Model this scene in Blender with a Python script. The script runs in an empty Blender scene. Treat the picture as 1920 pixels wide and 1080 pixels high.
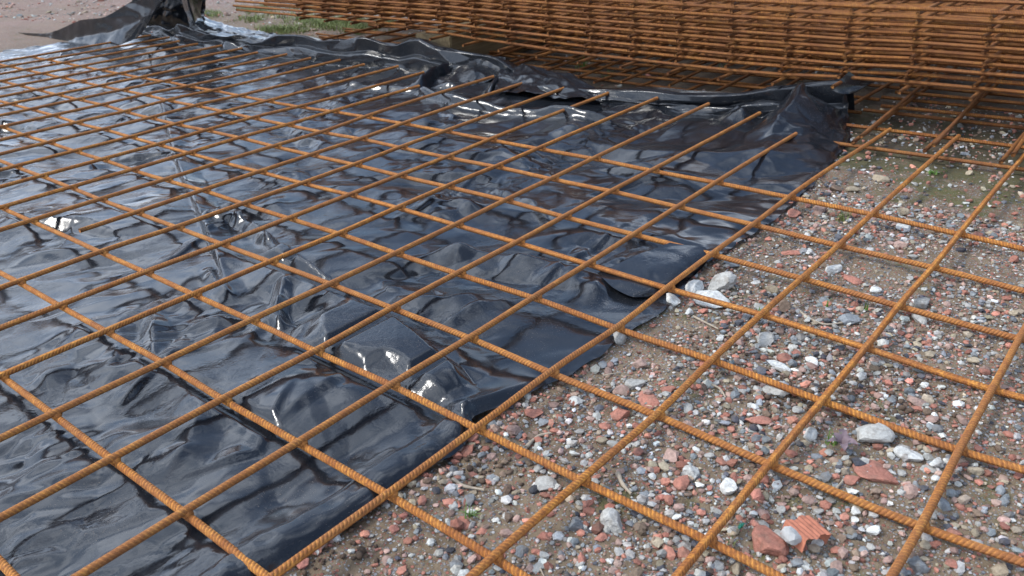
import bpy, math, random, time
import numpy as np
from mathutils import Vector, Matrix, noise as mnoise

T0 = time.time()
scene = bpy.context.scene
col = scene.collection

# ------------------------------------------------------------------ camera
F_PX, PITCH, ROLL, YAW = 1575.17, math.radians(26.1835), math.radians(-3.3284), math.radians(40.9061)
CAM = Vector((-0.39028, 0.03532, 0.77091))
fw = Vector((math.cos(YAW)*math.cos(PITCH), math.sin(YAW)*math.cos(PITCH), -math.sin(PITCH)))
rt0 = Vector((math.sin(YAW), -math.cos(YAW), 0)); up0 = rt0.cross(fw)
rt = rt0*math.cos(ROLL)+up0*math.sin(ROLL); up = up0*math.cos(ROLL)-rt0*math.sin(ROLL)
cam_data = bpy.data.cameras.new('camera'); cam = bpy.data.objects.new('camera', cam_data); col.objects.link(cam)
M = Matrix((rt, up, -fw)).transposed().to_4x4(); M.translation = CAM
cam.matrix_world = M
cam_data.sensor_width = 36.0; cam_data.lens = F_PX/1920*36.0
cam_data.clip_start = .02; cam_data.clip_end = 500
cam_data.dof.use_dof = True; cam_data.dof.focus_distance = 1.75; cam_data.dof.aperture_fstop = 9
scene.camera = cam

# ------------------------------------------------------------------ sky, sun, exposure
SUN_EL, SUN_AZ = math.radians(48), math.radians(134)     # azimuth measured from +x towards +y
world = bpy.data.worlds.new('World'); scene.world = world; world.use_nodes = True
wn, wl = world.node_tree.nodes, world.node_tree.links
wn.clear()
sky = wn.new('ShaderNodeTexSky'); sky.sky_type = 'NISHITA'; sky.sun_disc = False
sky.sun_elevation = SUN_EL; sky.sun_rotation = math.radians(90)-SUN_AZ
sky.air_density = 1.0; sky.dust_density = 1.5; sky.ozone_density = 1.5
tc = wn.new('ShaderNodeTexCoord')
mp = wn.new('ShaderNodeMapping'); mp.inputs['Scale'].default_value = (1, 1, 2.4)
nz = wn.new('ShaderNodeTexNoise'); nz.inputs['Scale'].default_value = 2.3; nz.inputs['Detail'].default_value = 7; nz.inputs['Roughness'].default_value = .55; nz.inputs['Distortion'].default_value = .4
sep = wn.new('ShaderNodeSeparateXYZ')
wl.new(tc.outputs['Generated'], mp.inputs['Vector']); wl.new(mp.outputs[0], nz.inputs['Vector']); wl.new(tc.outputs['Generated'], sep.inputs[0])
def wmath(op, a, b):
    n = wn.new('ShaderNodeMath'); n.operation = op
    for i, v in enumerate((a, b)):
        if isinstance(v, (int, float)): n.inputs[i].default_value = v
        else: wl.new(v, n.inputs[i])
    return n.outputs[0]
# the cloud deck is closed towards +y and broken up towards +x, where blue shows through
side = wmath('MULTIPLY', wmath('SUBTRACT', sep.outputs['Y'], sep.outputs['X']), .15)
cov = wmath('ADD', nz.outputs['Fac'], side)
ramp = wn.new('ShaderNodeValToRGB'); ramp.color_ramp.elements[0].position = .40; ramp.color_ramp.elements[1].position = .56
wl.new(cov, ramp.inputs[0])
cr2 = wn.new('ShaderNodeValToRGB')
cr2.color_ramp.elements[0].position = .38; cr2.color_ramp.elements[0].color = (2.4, 3.5, 5.4, 1)
cr2.color_ramp.elements[1].position = .68; cr2.color_ramp.elements[1].color = (14.5, 15.6, 17.4, 1)
nz2 = wn.new('ShaderNodeTexNoise'); nz2.inputs['Scale'].default_value = 4.1; nz2.inputs['Detail'].default_value = 5
wl.new(mp.outputs[0], nz2.inputs['Vector']); wl.new(nz2.outputs['Fac'], cr2.inputs[0])
mixc = wn.new('ShaderNodeMixRGB'); wl.new(ramp.outputs[0], mixc.inputs[0]); wl.new(sky.outputs[0], mixc.inputs[1]); wl.new(cr2.outputs[0], mixc.inputs[2])
bg = wn.new('ShaderNodeBackground'); bg.inputs['Strength'].default_value = .14
wo = wn.new('ShaderNodeOutputWorld'); wl.new(mixc.outputs[0], bg.inputs[0]); wl.new(bg.outputs[0], wo.inputs[0])

sun_d = bpy.data.lights.new('sun', 'SUN'); sun_d.energy = 1.5; sun_d.angle = math.radians(12); sun_d.color = (1, .965, .91)
sun = bpy.data.objects.new('sun', sun_d); col.objects.link(sun)
sd = Vector((math.cos(SUN_EL)*math.cos(SUN_AZ), math.cos(SUN_EL)*math.sin(SUN_AZ), math.sin(SUN_EL)))
sun.rotation_euler = sd.to_track_quat('Z', 'Y').to_euler(); sun.location = sd*5

vs = scene.view_settings; vs.view_transform = 'Standard'; vs.look = 'None'; vs.gamma = 1; vs.exposure = .8; vs.use_curve_mapping = False
scene.render.engine = 'CYCLES'

# ------------------------------------------------------------------ helpers
def px_ray(u, v):
    return fw + rt*((u-960)/F_PX) + up*((540-v)/F_PX)
def at(u, v, z=0.0):
    """the point at height z that photo pixel (u, v) looks at: how measured positions became coordinates"""
    d = px_ray(u, v); t = (z-CAM.z)/d.z
    return CAM+d*t
def tag(o, label=None, cat=None, group=None, kind=None):
    if label: o['label'] = label
    if cat: o['category'] = cat
    if group: o['group'] = group
    if kind: o['kind'] = kind
    return o
def empty(name, loc=(0, 0, 0)):
    o = bpy.data.objects.new(name, None); o.location = loc; o.empty_display_size = .05; col.objects.link(o); return o
def link(name, me, parent=None, loc=None, rot=None, scale=None):
    o = bpy.data.objects.new(name, me); col.objects.link(o)
    if loc is not None: o.location = loc
    if rot is not None: o.rotation_euler = rot
    if scale is not None: o.scale = scale
    if parent is not None: o.parent = parent
    return o
def mesh(name, V, Fc, mats=(), smooth=True, uv=None, colors=None, mat_idx=None):
    """V (n,3); Fc (m,3) or (m,4) int array, or a list of such arrays"""
    me = bpy.data.meshes.new(name)
    V = np.asarray(V, np.float32)
    FL = Fc if isinstance(Fc, list) else [Fc]
    FL = [np.asarray(f, np.int32) for f in FL if len(f)]
    nl = sum(f.size for f in FL); nf = sum(len(f) for f in FL)
    me.vertices.add(len(V)); me.vertices.foreach_set('co', V.ravel())
    me.loops.add(nl); me.polygons.add(nf)
    me.loops.foreach_set('vertex_index', np.concatenate([f.ravel() for f in FL]))
    tot = np.concatenate([np.full(len(f), f.shape[1], np.int32) for f in FL])
    st = np.concatenate([[0], np.cumsum(tot)[:-1]]).astype(np.int32)
    me.polygons.foreach_set('loop_start', st); me.polygons.foreach_set('loop_total', tot)
    me.polygons.foreach_set('use_smooth', np.full(nf, bool(smooth)))
    if mat_idx is not None: me.polygons.foreach_set('material_index', np.asarray(mat_idx, np.int32))
    for m in mats: me.materials.append(m)
    me.update(calc_edges=True)
    if uv is not None:
        l = me.uv_layers.new(name='UVMap'); l.data.foreach_set('uv', np.asarray(uv, np.float32)[np.concatenate([f.ravel() for f in FL])].ravel())
    if colors is not None:
        a = me.color_attributes.new('tint', 'FLOAT_COLOR', 'POINT'); c = np.ones((len(V), 4), np.float32); c[:, :3] = colors; a.data.foreach_set('color', c.ravel())
    return me
def grid_faces(nx, ny):
    i = np.arange(nx*ny).reshape(nx, ny)
    return np.stack([i[:-1, :-1], i[1:, :-1], i[1:, 1:], i[:-1, 1:]], -1).reshape(-1, 4)

# numpy value noise
def vnoise(X, Y, seed, sc):
    r = np.random.RandomState(seed); n = 256; T = r.rand(n, n).astype(np.float32)*2-1
    x = X/sc+57.3; y = Y/sc+91.7; xi = np.floor(x).astype(int); yi = np.floor(y).astype(int)
    fx = x-xi; fy = y-yi; fx = fx*fx*fx*(fx*(fx*6-15)+10); fy = fy*fy*fy*(fy*(fy*6-15)+10)
    g = lambda a, b: T[a % n, b % n]
    return (g(xi, yi)*(1-fx)+g(xi+1, yi)*fx)*(1-fy)+(g(xi, yi+1)*(1-fx)+g(xi+1, yi+1)*fx)*fy
def fbm(X, Y, seed, sc, o=4, g=.5):
    s = 0; a = 1
    for k in range(o):
        s = s+a*vnoise(X*.8+Y*.6, Y*.8-X*.6, seed+k, sc/2**k); a *= g
    return s

# ------------------------------------------------------------------ node-material helpers
class Nodes:
    def __init__(self, name):
        self.m = bpy.data.materials.new(name); self.m.use_nodes = True
        self.n = self.m.node_tree.nodes; self.l = self.m.node_tree.links
        self.n.clear()
        self.out = self.n.new('ShaderNodeOutputMaterial'); self.b = self.n.new('ShaderNodeBsdfPrincipled')
        self.l.new(self.b.outputs[0], self.out.inputs[0])
    def new(self, t, **kw):
        nd = self.n.new('ShaderNode'+t)
        for k, v in kw.items():
            if k in nd.inputs.keys() if hasattr(nd.inputs, 'keys') else False: pass
            setattr(nd, k, v)
        return nd
    def put(self, sock, v):
        if hasattr(v, 'is_linked') or isinstance(v, bpy.types.NodeSocket): self.l.new(v, sock)
        else: sock.default_value = v
    def math(self, op, a, b=0.0, c=0.0, clamp=False):
        nd = self.n.new('ShaderNodeMath'); nd.operation = op; nd.use_clamp = clamp
        for i, v in enumerate((a, b, c)): self.put(nd.inputs[i], v)
        return nd.outputs[0]
    def mix(self, f, a, b, mode='MIX'):
        nd = self.n.new('ShaderNodeMixRGB'); nd.blend_type = mode
        for i, v in enumerate((f, a, b)):
            if isinstance(v, tuple) and len(v) == 3: v = v+(1,)
            self.put(nd.inputs[i], v)
        return nd.outputs[0]
    def noise(self, vec, scale, detail=3, rough=.5, dist=0.0, out='Fac'):
        nd = self.n.new('ShaderNodeTexNoise')
        if vec is not None: self.l.new(vec, nd.inputs['Vector'])
        nd.inputs['Scale'].default_value = scale; nd.inputs['Detail'].default_value = detail
        nd.inputs['Roughness'].default_value = rough; nd.inputs['Distortion'].default_value = dist
        return nd.outputs[out]
    def voronoi(self, vec, scale, feature='F1', out='Distance', rand=1.0):
        nd = self.n.new('ShaderNodeTexVoronoi'); nd.feature = feature
        if vec is not None: self.l.new(vec, nd.inputs['Vector'])
        nd.inputs['Scale'].default_value = scale; nd.inputs['Randomness'].default_value = rand
        return nd.outputs[out]
    def ramp(self, f, stops):
        nd = self.n.new('ShaderNodeValToRGB'); cr = nd.color_ramp
        while len(cr.elements) < len(stops): cr.elements.new(.5)
        for e, (p, c) in zip(cr.elements, stops):
            e.position = p; e.color = (c, c, c, 1) if isinstance(c, (int, float)) else tuple(c)+(1,)
        self.l.new(f, nd.inputs[0]); return nd.outputs[0]
    def coord(self, kind='Object'):
        return self.n.new('ShaderNodeTexCoord').outputs[kind]
    def pos(self):
        return self.n.new('ShaderNodeNewGeometry').outputs['Position']
    def mapping(self, vec, scale=(1, 1, 1), rot=(0, 0, 0)):
        nd = self.n.new('ShaderNodeMapping'); self.l.new(vec, nd.inputs[0])
        nd.inputs['Scale'].default_value = scale; nd.inputs['Rotation'].default_value = rot; return nd.outputs[0]
    def bump(self, h, dist, strength=1.0, prev=None):
        nd = self.n.new('ShaderNodeBump'); nd.inputs['Distance'].default_value = dist; nd.inputs['Strength'].default_value = strength
        self.l.new(h, nd.inputs['Height'])
        if prev is not None: self.l.new(prev, nd.inputs['Normal'])
        return nd.outputs[0]
    def set(self, **kw):
        for k, v in kw.items():
            s = self.b.inputs[k.replace('_', ' ')]
            if isinstance(v, tuple) and len(v) == 3: v = v+(1,)
            self.put(s, v)
        return self.m

def mat_rust(name='rusty_ribbed_steel', tone=(1, 1, 1)):
    N = Nodes(name)
    uv = N.n.new('ShaderNodeUVMap').outputs[0]
    s = N.n.new('ShaderNodeSeparateXYZ'); N.l.new(uv, s.inputs[0])
    u, v = s.outputs['X'], s.outputs['Y']
    info = N.n.new('ShaderNodeObjectInfo')
    vr = N.math('ADD', v, info.outputs['Random'])
    v2 = N.math('FRACT', N.math('MULTIPLY', vr, 2.0))          # two rib rows round the bar
    tri = N.math('ABSOLUTE', N.math('SUBTRACT', v2, .5))       # 0 mid row .. .5 at the seam
    half = N.math('FRACT', N.math('MULTIPLY', N.math('FLOOR', N.math('MULTIPLY', vr, 2.0)), .5))
    sgn = N.math('SUBTRACT', N.math('MULTIPLY', half, 4.0), 1.0)
    ph = N.math('ADD', N.math('MULTIPLY', u, 1/.0066), N.math('MULTIPLY', N.math('MULTIPLY', v2, sgn), 1.6))
    w = N.math('SINE', N.math('MULTIPLY', ph, 2*math.pi))
    rib = N.math('POWER', N.math('MULTIPLY', N.math('ADD', w, 1.0), .5), 1.6)
    mask = N.ramp(tri, [(0, 1), (.36, 1), (.47, 0)])
    rib = N.math('MULTIPLY', rib, mask)
    P = N.pos()
    n1 = N.noise(P, 26, 5, .65); n2 = N.noise(P, 160, 4, .7); n3 = N.noise(P, 620, 3, .7)
    c = N.ramp(n1, [(.28, (.26, .085, .02)), (.47, (.54, .205, .036)), (.60, (.68, .30, .058)), (.80, (.56, .225, .06))])
    c = N.mix(N.ramp(N.noise(P, 7, 3, .6), [(.45, 0), (.62, .45)]), c, (.30, .125, .055))
    c = N.mix(N.ramp(n2, [(.36, .85), (.60, 0)]), c, (.20, .066, .022))
    c = N.mix(N.math('MULTIPLY', N.math('SUBTRACT', 1.0, rib), N.math('MULTIPLY', mask, .62)), c, (.13, .045, .018))
    c = N.mix(N.math('MULTIPLY', N.ramp(n3, [(.55, 0), (.72, 1)]), .35), c, (.66, .30, .08))
    c = N.mix(N.math('MULTIPLY', info.outputs['Random'], .38), c, (.27, .115, .045))
    if tone != (1, 1, 1): c = N.mix(1.0, c, tone, 'MULTIPLY')
    h = N.math('ADD', N.math('MULTIPLY', rib, .8), N.math('MULTIPLY', n3, .25))
    bp = N.bump(h, .0011, 1.0)
    return N.set(Base_Color=c, Roughness=.82, Normal=bp, Specular_IOR_Level=.25)

def mat_film():
    N = Nodes('black_polythene_film')
    P = N.pos()
    a = N.noise(P, 16, 3, .5, .6, 'Color')
    w = N.n.new('ShaderNodeVectorMath'); w.operation = 'MULTIPLY_ADD'; N.l.new(a, w.inputs[0]); w.inputs[1].default_value = (.06, .06, .06); N.l.new(P, w.inputs[2])
    Pd = w.outputs[0]
    v1 = N.voronoi(Pd, 17, 'DISTANCE_TO_EDGE'); v2 = N.voronoi(Pd, 41, 'DISTANCE_TO_EDGE')
    zone = N.ramp(N.noise(P, 4.2, 2, .5), [(.42, .05), (.66, .8)])
    st = N.noise(N.mapping(Pd, (46, 150, 60), (0, 0, .5)), 1.0, 3, .55)
    st2 = N.noise(N.mapping(Pd, (140, 34, 60), (0, 0, -.35)), 1.0, 3, .55)
    h = N.math('ADD', N.math('MULTIPLY', N.ramp(v1, [(0, 0), (.10, 1)]), .35), N.math('MULTIPLY', N.ramp(v2, [(0, 0), (.12, 1)]), .12))
    h = N.math('ADD', h, N.math('MULTIPLY', N.math('ADD', N.ramp(st, [(.35, 0), (.65, 1)]), N.ramp(st2, [(.35, 0), (.65, 1)])), .35))
    h = N.math('MULTIPLY', h, zone)
    b1 = N.bump(h, .0012, .6)
    dust = N.noise(P, 9, 5, .7)
    grit = N.math('MULTIPLY', N.ramp(N.noise(P, 420, 2, .5), [(.66, 0), (.72, 1)]), N.ramp(N.noise(P, 6, 3, .6), [(.48, 0), (.66, .8)]))
    base = N.mix(N.ramp(dust, [(.5, 0), (.8, .5)]), (.010, .0115, .0145), (.03, .03, .032))
    r = N.ramp(N.noise(P, 30, 4, .6), [(.35, .12), (.7, .22)])
    base = N.mix(grit, base, (.16, .12, .09)); r = N.mix(grit, r, (.8, .8, .8))
    return N.set(Base_Color=base, Roughness=r, Normal=b1, IOR=1.5)

def mat_stone():
    N = Nodes('rubble_stone')
    at_ = N.n.new('ShaderNodeAttribute'); at_.attribute_name = 'tint'
    P = N.pos()
    n = N.noise(P, 220, 4, .7); n2 = N.noise(P, 60, 4, .6)
    c = N.mix(1.0, at_.outputs['Color'], N.ramp(n, [(.25, .62), (.55, 1.0), (.8, 1.25)]), 'MULTIPLY')
    c = N.mix(N.ramp(n2, [(.50, 0), (.72, .55)]), c, (.15, .115, .085))
    return N.set(Base_Color=c, Roughness=.9, Normal=N.bump(N.math('ADD', n, n2), .0016, .8), Specular_IOR_Level=.25)

def mat_ground():
    N = Nodes('damp_soil_with_grit')
    P = N.pos()
    s = N.n.new('ShaderNodeSeparateXYZ'); N.l.new(P, s.inputs[0])
    n1 = N.noise(P, 5, 6, .6); n2 = N.noise(P, 60, 5, .7); n3 = N.noise(P, 330, 3, .7)
    c = N.ramp(n2, [(.3, (.085, .058, .037)), (.52, (.165, .120, .078)), (.75, (.25, .195, .135))])
    c = N.mix(N.ramp(n1, [(.42, 0), (.62, .6)]), c, (.215, .162, .105))
    # fine grit: cells of mixed stone colours
    def grit(scale, thr, amt, c):
        vd = N.voronoi(P, scale); vc = N.voronoi(P, scale, out='Color')
        sc_ = N.n.new('ShaderNodeSeparateColor'); N.l.new(vc, sc_.inputs[0])
        gc = N.ramp(sc_.outputs[0], [(0, (.30, .12, .085)), (.22, (.24, .10, .075)), (.3, (.33, .31, .29)), (.55, (.19, .19, .20)), (.7, (.42, .40, .37)), (.86, (.10, .10, .11)), (1, (.36, .22, .17))])
        m = N.math('MULTIPLY', N.ramp(vd, [(thr, 1), (thr+.09, 0)]), N.math('GREATER_THAN', sc_.outputs[1], 1-amt))
        return N.mix(m, c, gc), m
    c, m1 = grit(330, .40, .42, c)
    c, m2 = grit(150, .36, .42, c)
    far = N.ramp(N.math('MULTIPLY', s.outputs['X'], .1), [(.30, 0), (.36, 1)])
    c3, m3 = grit(60, .40, .75, c)
    c = N.mix(far, c, c3)
    pink = N.mix(N.ramp(N.noise(P, 1.3, 3, .5), [(.4, .35), (.6, .75)]), c, (.33, .215, .19))
    fy = N.math('MULTIPLY', N.ramp(N.math('MULTIPLY', s.outputs['Y'], .1), [(.56, 0), (.66, 1)]), .55)
    c = N.mix(fy, c, pink)
    # moss: a strip in front of the stack and scattered films of green
    mo = N.noise(P, 8, 5, .65)
    strip = N.math('MULTIPLY', N.ramp(N.math('MULTIPLY', s.outputs['X'], .25), [(.44, 0), (.52, 1), (.62, 1), (.70, 0)]),
                   N.ramp(N.math('ADD', N.math('MULTIPLY', s.outputs['Y'], .25), .3), [(.08, 0), (.2, 1), (.55, 1), (.6, 0)]))
    mm = N.ramp(N.math('ADD', mo, N.math('MULTIPLY', strip, .22)), [(.60, 0), (.70, .8)])
    c = N.mix(N.math('MULTIPLY', mm, N.ramp(n3, [(.3, .4), (.6, 1)])), c, (.075, .085, .022))
    stack_shade = N.math('MULTIPLY', N.ramp(N.math('ADD', N.math('MULTIPLY', s.outputs['X'], .2), N.math('MULTIPLY', n1, .08)), [(.42, 0), (.50, .72), (.92, .72), (1, 0)]), N.ramp(N.math('MULTIPLY', s.outputs['Y'], .2), [(.68, 1), (.80, 0)]))
    c = N.mix(stack_shade, c, (.045, .034, .024))  # dark soil by the stack, with the stack's shade painted into the colour
    h = N.math('ADD', N.math('MULTIPLY', n2, 1.0), N.math('MULTIPLY', n3, .5))
    h = N.math('ADD', h, N.math('ADD', N.math('MULTIPLY', m1, .35), N.math('MULTIPLY', m2, .6)))
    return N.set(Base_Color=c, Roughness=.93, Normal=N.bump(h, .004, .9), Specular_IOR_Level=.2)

def mat_wood(name, a, b):
    N = Nodes(name); P = N.coord('Object')
    n = N.noise(N.mapping(P, (4, 60, 60)), 1.0, 5, .6, .4)
    c = N.ramp(n, [(.3, a), (.7, b)])
    return N.set(Base_Color=c, Roughness=.85, Normal=N.bump(n, .002, .7))
def mat_plain(name, c, r=.8, var=.3):
    N = Nodes(name); n = N.noise(N.pos(), 90, 4, .6)
    cc = N.mix(1.0, c, N.ramp(n, [(.25, 1-var), (.75, 1+var)]), 'MULTIPLY')
    return N.set(Base_Color=cc, Roughness=r)
RUST = mat_rust(); RUST_SHADED = mat_rust('shaded_brown_rust', (.62, .62, .68)); FILM = mat_film(); STONE = mat_stone(); SOIL = mat_ground()  # second rust copy is browner, the shade on the stack put into its colour

# ------------------------------------------------------------------ ground
def mesh_z(X, Y):            # height of the lying rebar mesh
    c = [0.0188, -0.0122, -0.0172, 0.0257, -0.0188, -0.0001, 0.0111]; m = [(2, 0), (1, 1), (0, 2), (3, 0), (2, 1), (1, 2), (0, 3)]
    x = (np.clip(X, -.2, 1.8)-1)/1.5; y = (np.clip(Y, .3, 3.8)-1.8)/1.5
    return sum(ci*x**i*y**j for ci, (i, j) in zip(c, m))
EX = [-.9, 0, .37, .42, .57, .72, .97, 1.18, 1.55, 1.98, 2.3, 2.42, 2.62]; EY = [.84, .84, .825, .845, .82, .79, .795, .82, .80, .84, .90, .94, 1.0]      # near edge of the plastic sheet
def ground_z(X, Y, under=False):
    base = -.047 + .010*np.clip((Y-.4)/.8, 0, 1)
    z = base + .007*fbm(X, Y, 3, .35, 3)
    near = np.clip(1-(np.abs(X-2)+np.abs(Y-1.5)-4)/6, 0, 1)
    if under: z = z-.026*np.clip((Y-np.interp(X, EX, EY)-.03)/.06, 0, 1)*np.clip((2.3-X)/.1, 0, 1)*np.clip((X+.48)/.05, 0, 1)*np.clip((5.55-Y)/.1, 0, 1)      # pressed down beneath the sheet
    return z + near*(.0035*vnoise(X, Y, 9, .06)+.0022*vnoise(X, Y, 31, .022)) + (1-near)*.02*vnoise(X, Y, 12, 1.3)
def graded(a, b, fine_a, fine_b, h, grow=1.12):
    out = list(np.arange(fine_a, fine_b, h)); s = h
    x = out[-1]
    while x < b: s *= grow; x += s; out.append(x)
    x = out[0]; s = h
    lo = []
    while x > a: s *= grow; x -= s; lo.append(x)
    return np.array(lo[::-1]+out)
gx = graded(-60, 90, -.4, 3.2, .0095, 1.07); gy = graded(-60, 90, -.5, 1.2, .0085, 1.055)
GX, GY = np.meshgrid(gx, gy, indexing='ij')
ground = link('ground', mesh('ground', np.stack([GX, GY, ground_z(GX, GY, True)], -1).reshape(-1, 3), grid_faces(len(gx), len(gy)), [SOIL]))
tag(ground, kind='structure')

# ------------------------------------------------------------------ bars
R_BAR = .0060
def tube(P, r=R_BAR, ns=10, u0=0.0, cap=True, bulge=None):
    P = np.asarray(P, np.float64); n = len(P)
    T = np.gradient(P, axis=0); T /= np.linalg.norm(T, axis=1)[:, None]
    a = np.array([0, 0, 1.0]) if abs(T[0][2]) < .8 else np.array([1.0, 0, 0])
    S = np.cross(a, T); S /= np.linalg.norm(S, axis=1)[:, None]; U = np.cross(T, S)
    L = np.concatenate([[0], np.cumsum(np.linalg.norm(np.diff(P, axis=0), axis=1))])+u0
    th = np.linspace(0, 2*math.pi, ns+1)
    rr = r*np.ones(n) if bulge is None else r*bulge
    V = P[:, None]+rr[:, None, None]*(np.cos(th)[None, :, None]*S[:, None]+np.sin(th)[None, :, None]*U[:, None])
    uv = np.stack(np.broadcast_arrays(L[:, None], (th/(2*math.pi))[None]), -1)
    Fc = grid_faces(n, ns+1)
    V = V.reshape(-1, 3); uv = uv.reshape(-1, 2)
    faces = [Fc]
    if cap:
        k = len(V); V = np.concatenate([V, P[:1]-T[:1]*r*.15, P[-1:]+T[-1:]*r*.15]); uv = np.concatenate([uv, [[0, .5]], [[L[-1], .5]]])
        i = np.arange(ns); e = (n-1)*(ns+1)
        faces.append(np.concatenate([np.stack([np.full(ns, k), i+1, i], -1), np.stack([np.full(ns, k+1), e+i, e+i+1], -1)]))
    return V, faces, uv
def bar_mesh(P, r=R_BAR, ns=10, u0=0.0, origin=(0, 0, 0)):
    V, Fc, uv = tube(P, r, ns, u0)
    return mesh('bar', V-np.array(origin), Fc, [RUST], True, uv)

GOFF = {}
for a, b, dx, dy, dz in [(1,3,1,-6,-34),(2,2,0,1,-23),(2,3,-2,4,-26),(2,4,-1,3,-25),(2,5,0,2,-21),(2,6,-1,6,-24),(2,7,0,0,-17),(3,1,1,-1,-13),(3,2,-1,0,-19),(3,3,2,-4,-19),(3,4,0,0,-16),(3,5,1,-1,-13),(3,6,0,0,-16),(3,7,1,-2,-14),(3,8,2,-7,-4),(4,1,3,-3,-10),(4,2,-1,1,-12),(4,3,-3,4,-11),(4,4,1,-1,-14),(4,5,-2,3,-11),(4,6,-2,5,-10),(4,7,0,1,-7),(4,8,1,-2,0),(5,0,2,-1,-6),(5,1,2,-1,-7),(5,2,2,-1,-6),(5,3,3,-3,-7),(5,4,1,-1,-6),(5,5,-1,1,-7),(5,6,-3,5,-7),(5,7,-1,2,-2),(5,8,0,-1,3),(6,0,1,0,-4),(6,1,0,0,-3),(6,2,0,0,-5),(6,3,-2,1,-1),(6,4,-4,4,-3),(6,5,-1,1,-2),(6,6,-5,7,-4),(6,7,0,0,2),(6,8,2,-3,2),(7,1,4,-2,-1),(7,2,0,0,-1),(7,3,2,-2,-2),(7,4,-1,0,-3),(7,5,2,-2,-1),(7,6,0,1,0),(7,7,0,-1,1),(7,8,3,-5,5),(8,1,0,0,3),(8,2,-4,2,2),(8,3,-4,3,2),(8,4,-1,1,1),(8,5,-1,1,4),(8,6,-6,6,3),(8,7,0,1,3),(8,8,1,-1,5),(9,2,-3,1,2),(9,3,-2,1,-1),(9,4,0,0,-1),(9,5,5,-4,1),(9,6,-1,1,-1),(9,7,0,0,0),(9,8,2,-2,4),(10,2,-7,3,5),(10,3,-4,2,0),(10,4,-2,1,0),(10,5,1,-1,-1),(10,7,-3,3,1),(10,8,3,-3,4),(11,3,-6,2,0),(11,4,0,0,1),(11,5,-3,2,0),(11,6,-4,3,-1),(11,7,2,-2,0),(11,8,2,-1,4),(12,3,-7,3,-1),(12,4,-3,2,-2),(12,5,-4,3,-2),(12,6,-3,2,-3),(12,7,0,0,-4),(12,8,2,-2,3),(13,4,-2,1,-5),(13,5,-1,0,-4),(13,6,0,0,-3),(13,7,2,-1,-6),(13,8,11,-8,-3),(14,5,1,-1,-5),(14,6,-4,2,-3),(14,7,-4,2,-5),(14,8,10,-7,-9),(15,5,6,-3,-8),(15,6,-7,4,-6),(15,7,2,-1,-7),(15,8,4,-3,-9),(16,5,7,-3,-7),(16,6,-3,1,-9),(16,7,0,0,-6),(16,8,8,-5,-10),(17,6,-2,1,-9),(17,7,-6,4,-6),(17,8,9,-5,-9),(18,6,5,-2,-6),(18,7,-1,1,-6),(18,8,9,-5,-11),(19,7,1,-1,-7),(19,8,8,-4,-9)]:
    GOFF[(a, b)] = (dx/1000, dy/1000, dz/1000)
TIPX = {0: 2.30, 1: 2.31, 2: 2.32, 3: 2.31, 4: 2.25, 5: 2.30, 6: 2.46, 7: 2.345, 8: 2.32, 9: 2.35, 10: 2.363, 11: 2.57, 12: 2.34, 13: 2.06, 14: 2.27, 15: 2.23, 16: 2.235, 17: 2.20, 18: 2.21, 19: 2.214, 20: 2.22}
TIPU = {4: 1670, 5: 1495, 6: 1428, 7: 1336, 8: 1242, 9: 1155, 10: 1072, 11: 1036, 12: 930, 13: 789, 14: 798, 15: 749, 16: 687, 17: 641, 18: 583, 19: 542, 20: 488, 21: 464, 22: 422, 24: 342}
TIPZ = {4: (2.226, .785, -.03), 5: (2.06, 1.03, .0)}
def sag(a, b):
    """offset of the crossing of cross bar a and long bar b"""
    if (a, b) in GOFF: return np.array(GOFF[(a, b)])
    z = float(mesh_z(np.array(.2*b), np.array(.2*a)))
    same = [(abs(bb-b), bb) for (aa, bb) in GOFF if aa == a]
    if same:
        bb = min(same)[1]; o = GOFF[(a, bb)]
        zn = float(mesh_z(np.array(.2*bb), np.array(.2*a)))
        return np.array([o[0]*.3, o[1]*.5, z+(o[2]-zn)*.8])
    if a <= 0: return np.array([0, 0, -.024])
    return np.array([0, 0, z])
def interp(xs, ys, q):       # smooth interpolation through crossings
    xs = np.asarray(xs); ys = np.asarray(ys); m = np.gradient(ys, xs, axis=0)*.8
    i = np.clip(np.searchsorted(xs, q)-1, 0, len(xs)-2); h = xs[i+1]-xs[i]; t = np.clip((q-xs[i])/h, -9, 9)
    lin = t > 1; t_ = np.where(lin, 1, np.where(t < 0, 0, t))[:, None]; h = h[:, None]
    r = (2*t_**3-3*t_**2+1)*ys[i]+(t_**3-2*t_**2+t_)*h*m[i]+(-2*t_**3+3*t_**2)*ys[i+1]+(t_**3-t_**2)*h*m[i+1]
    return r
lying = empty('rebar_mesh', (1.0, 2.0, 0))
tag(lying, 'rusty steel rebar mesh lying flat over the black plastic sheet and the rubble', 'rebar mesh')
X_LO, A_HI, A_LO = -.9, 26, -3
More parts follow.
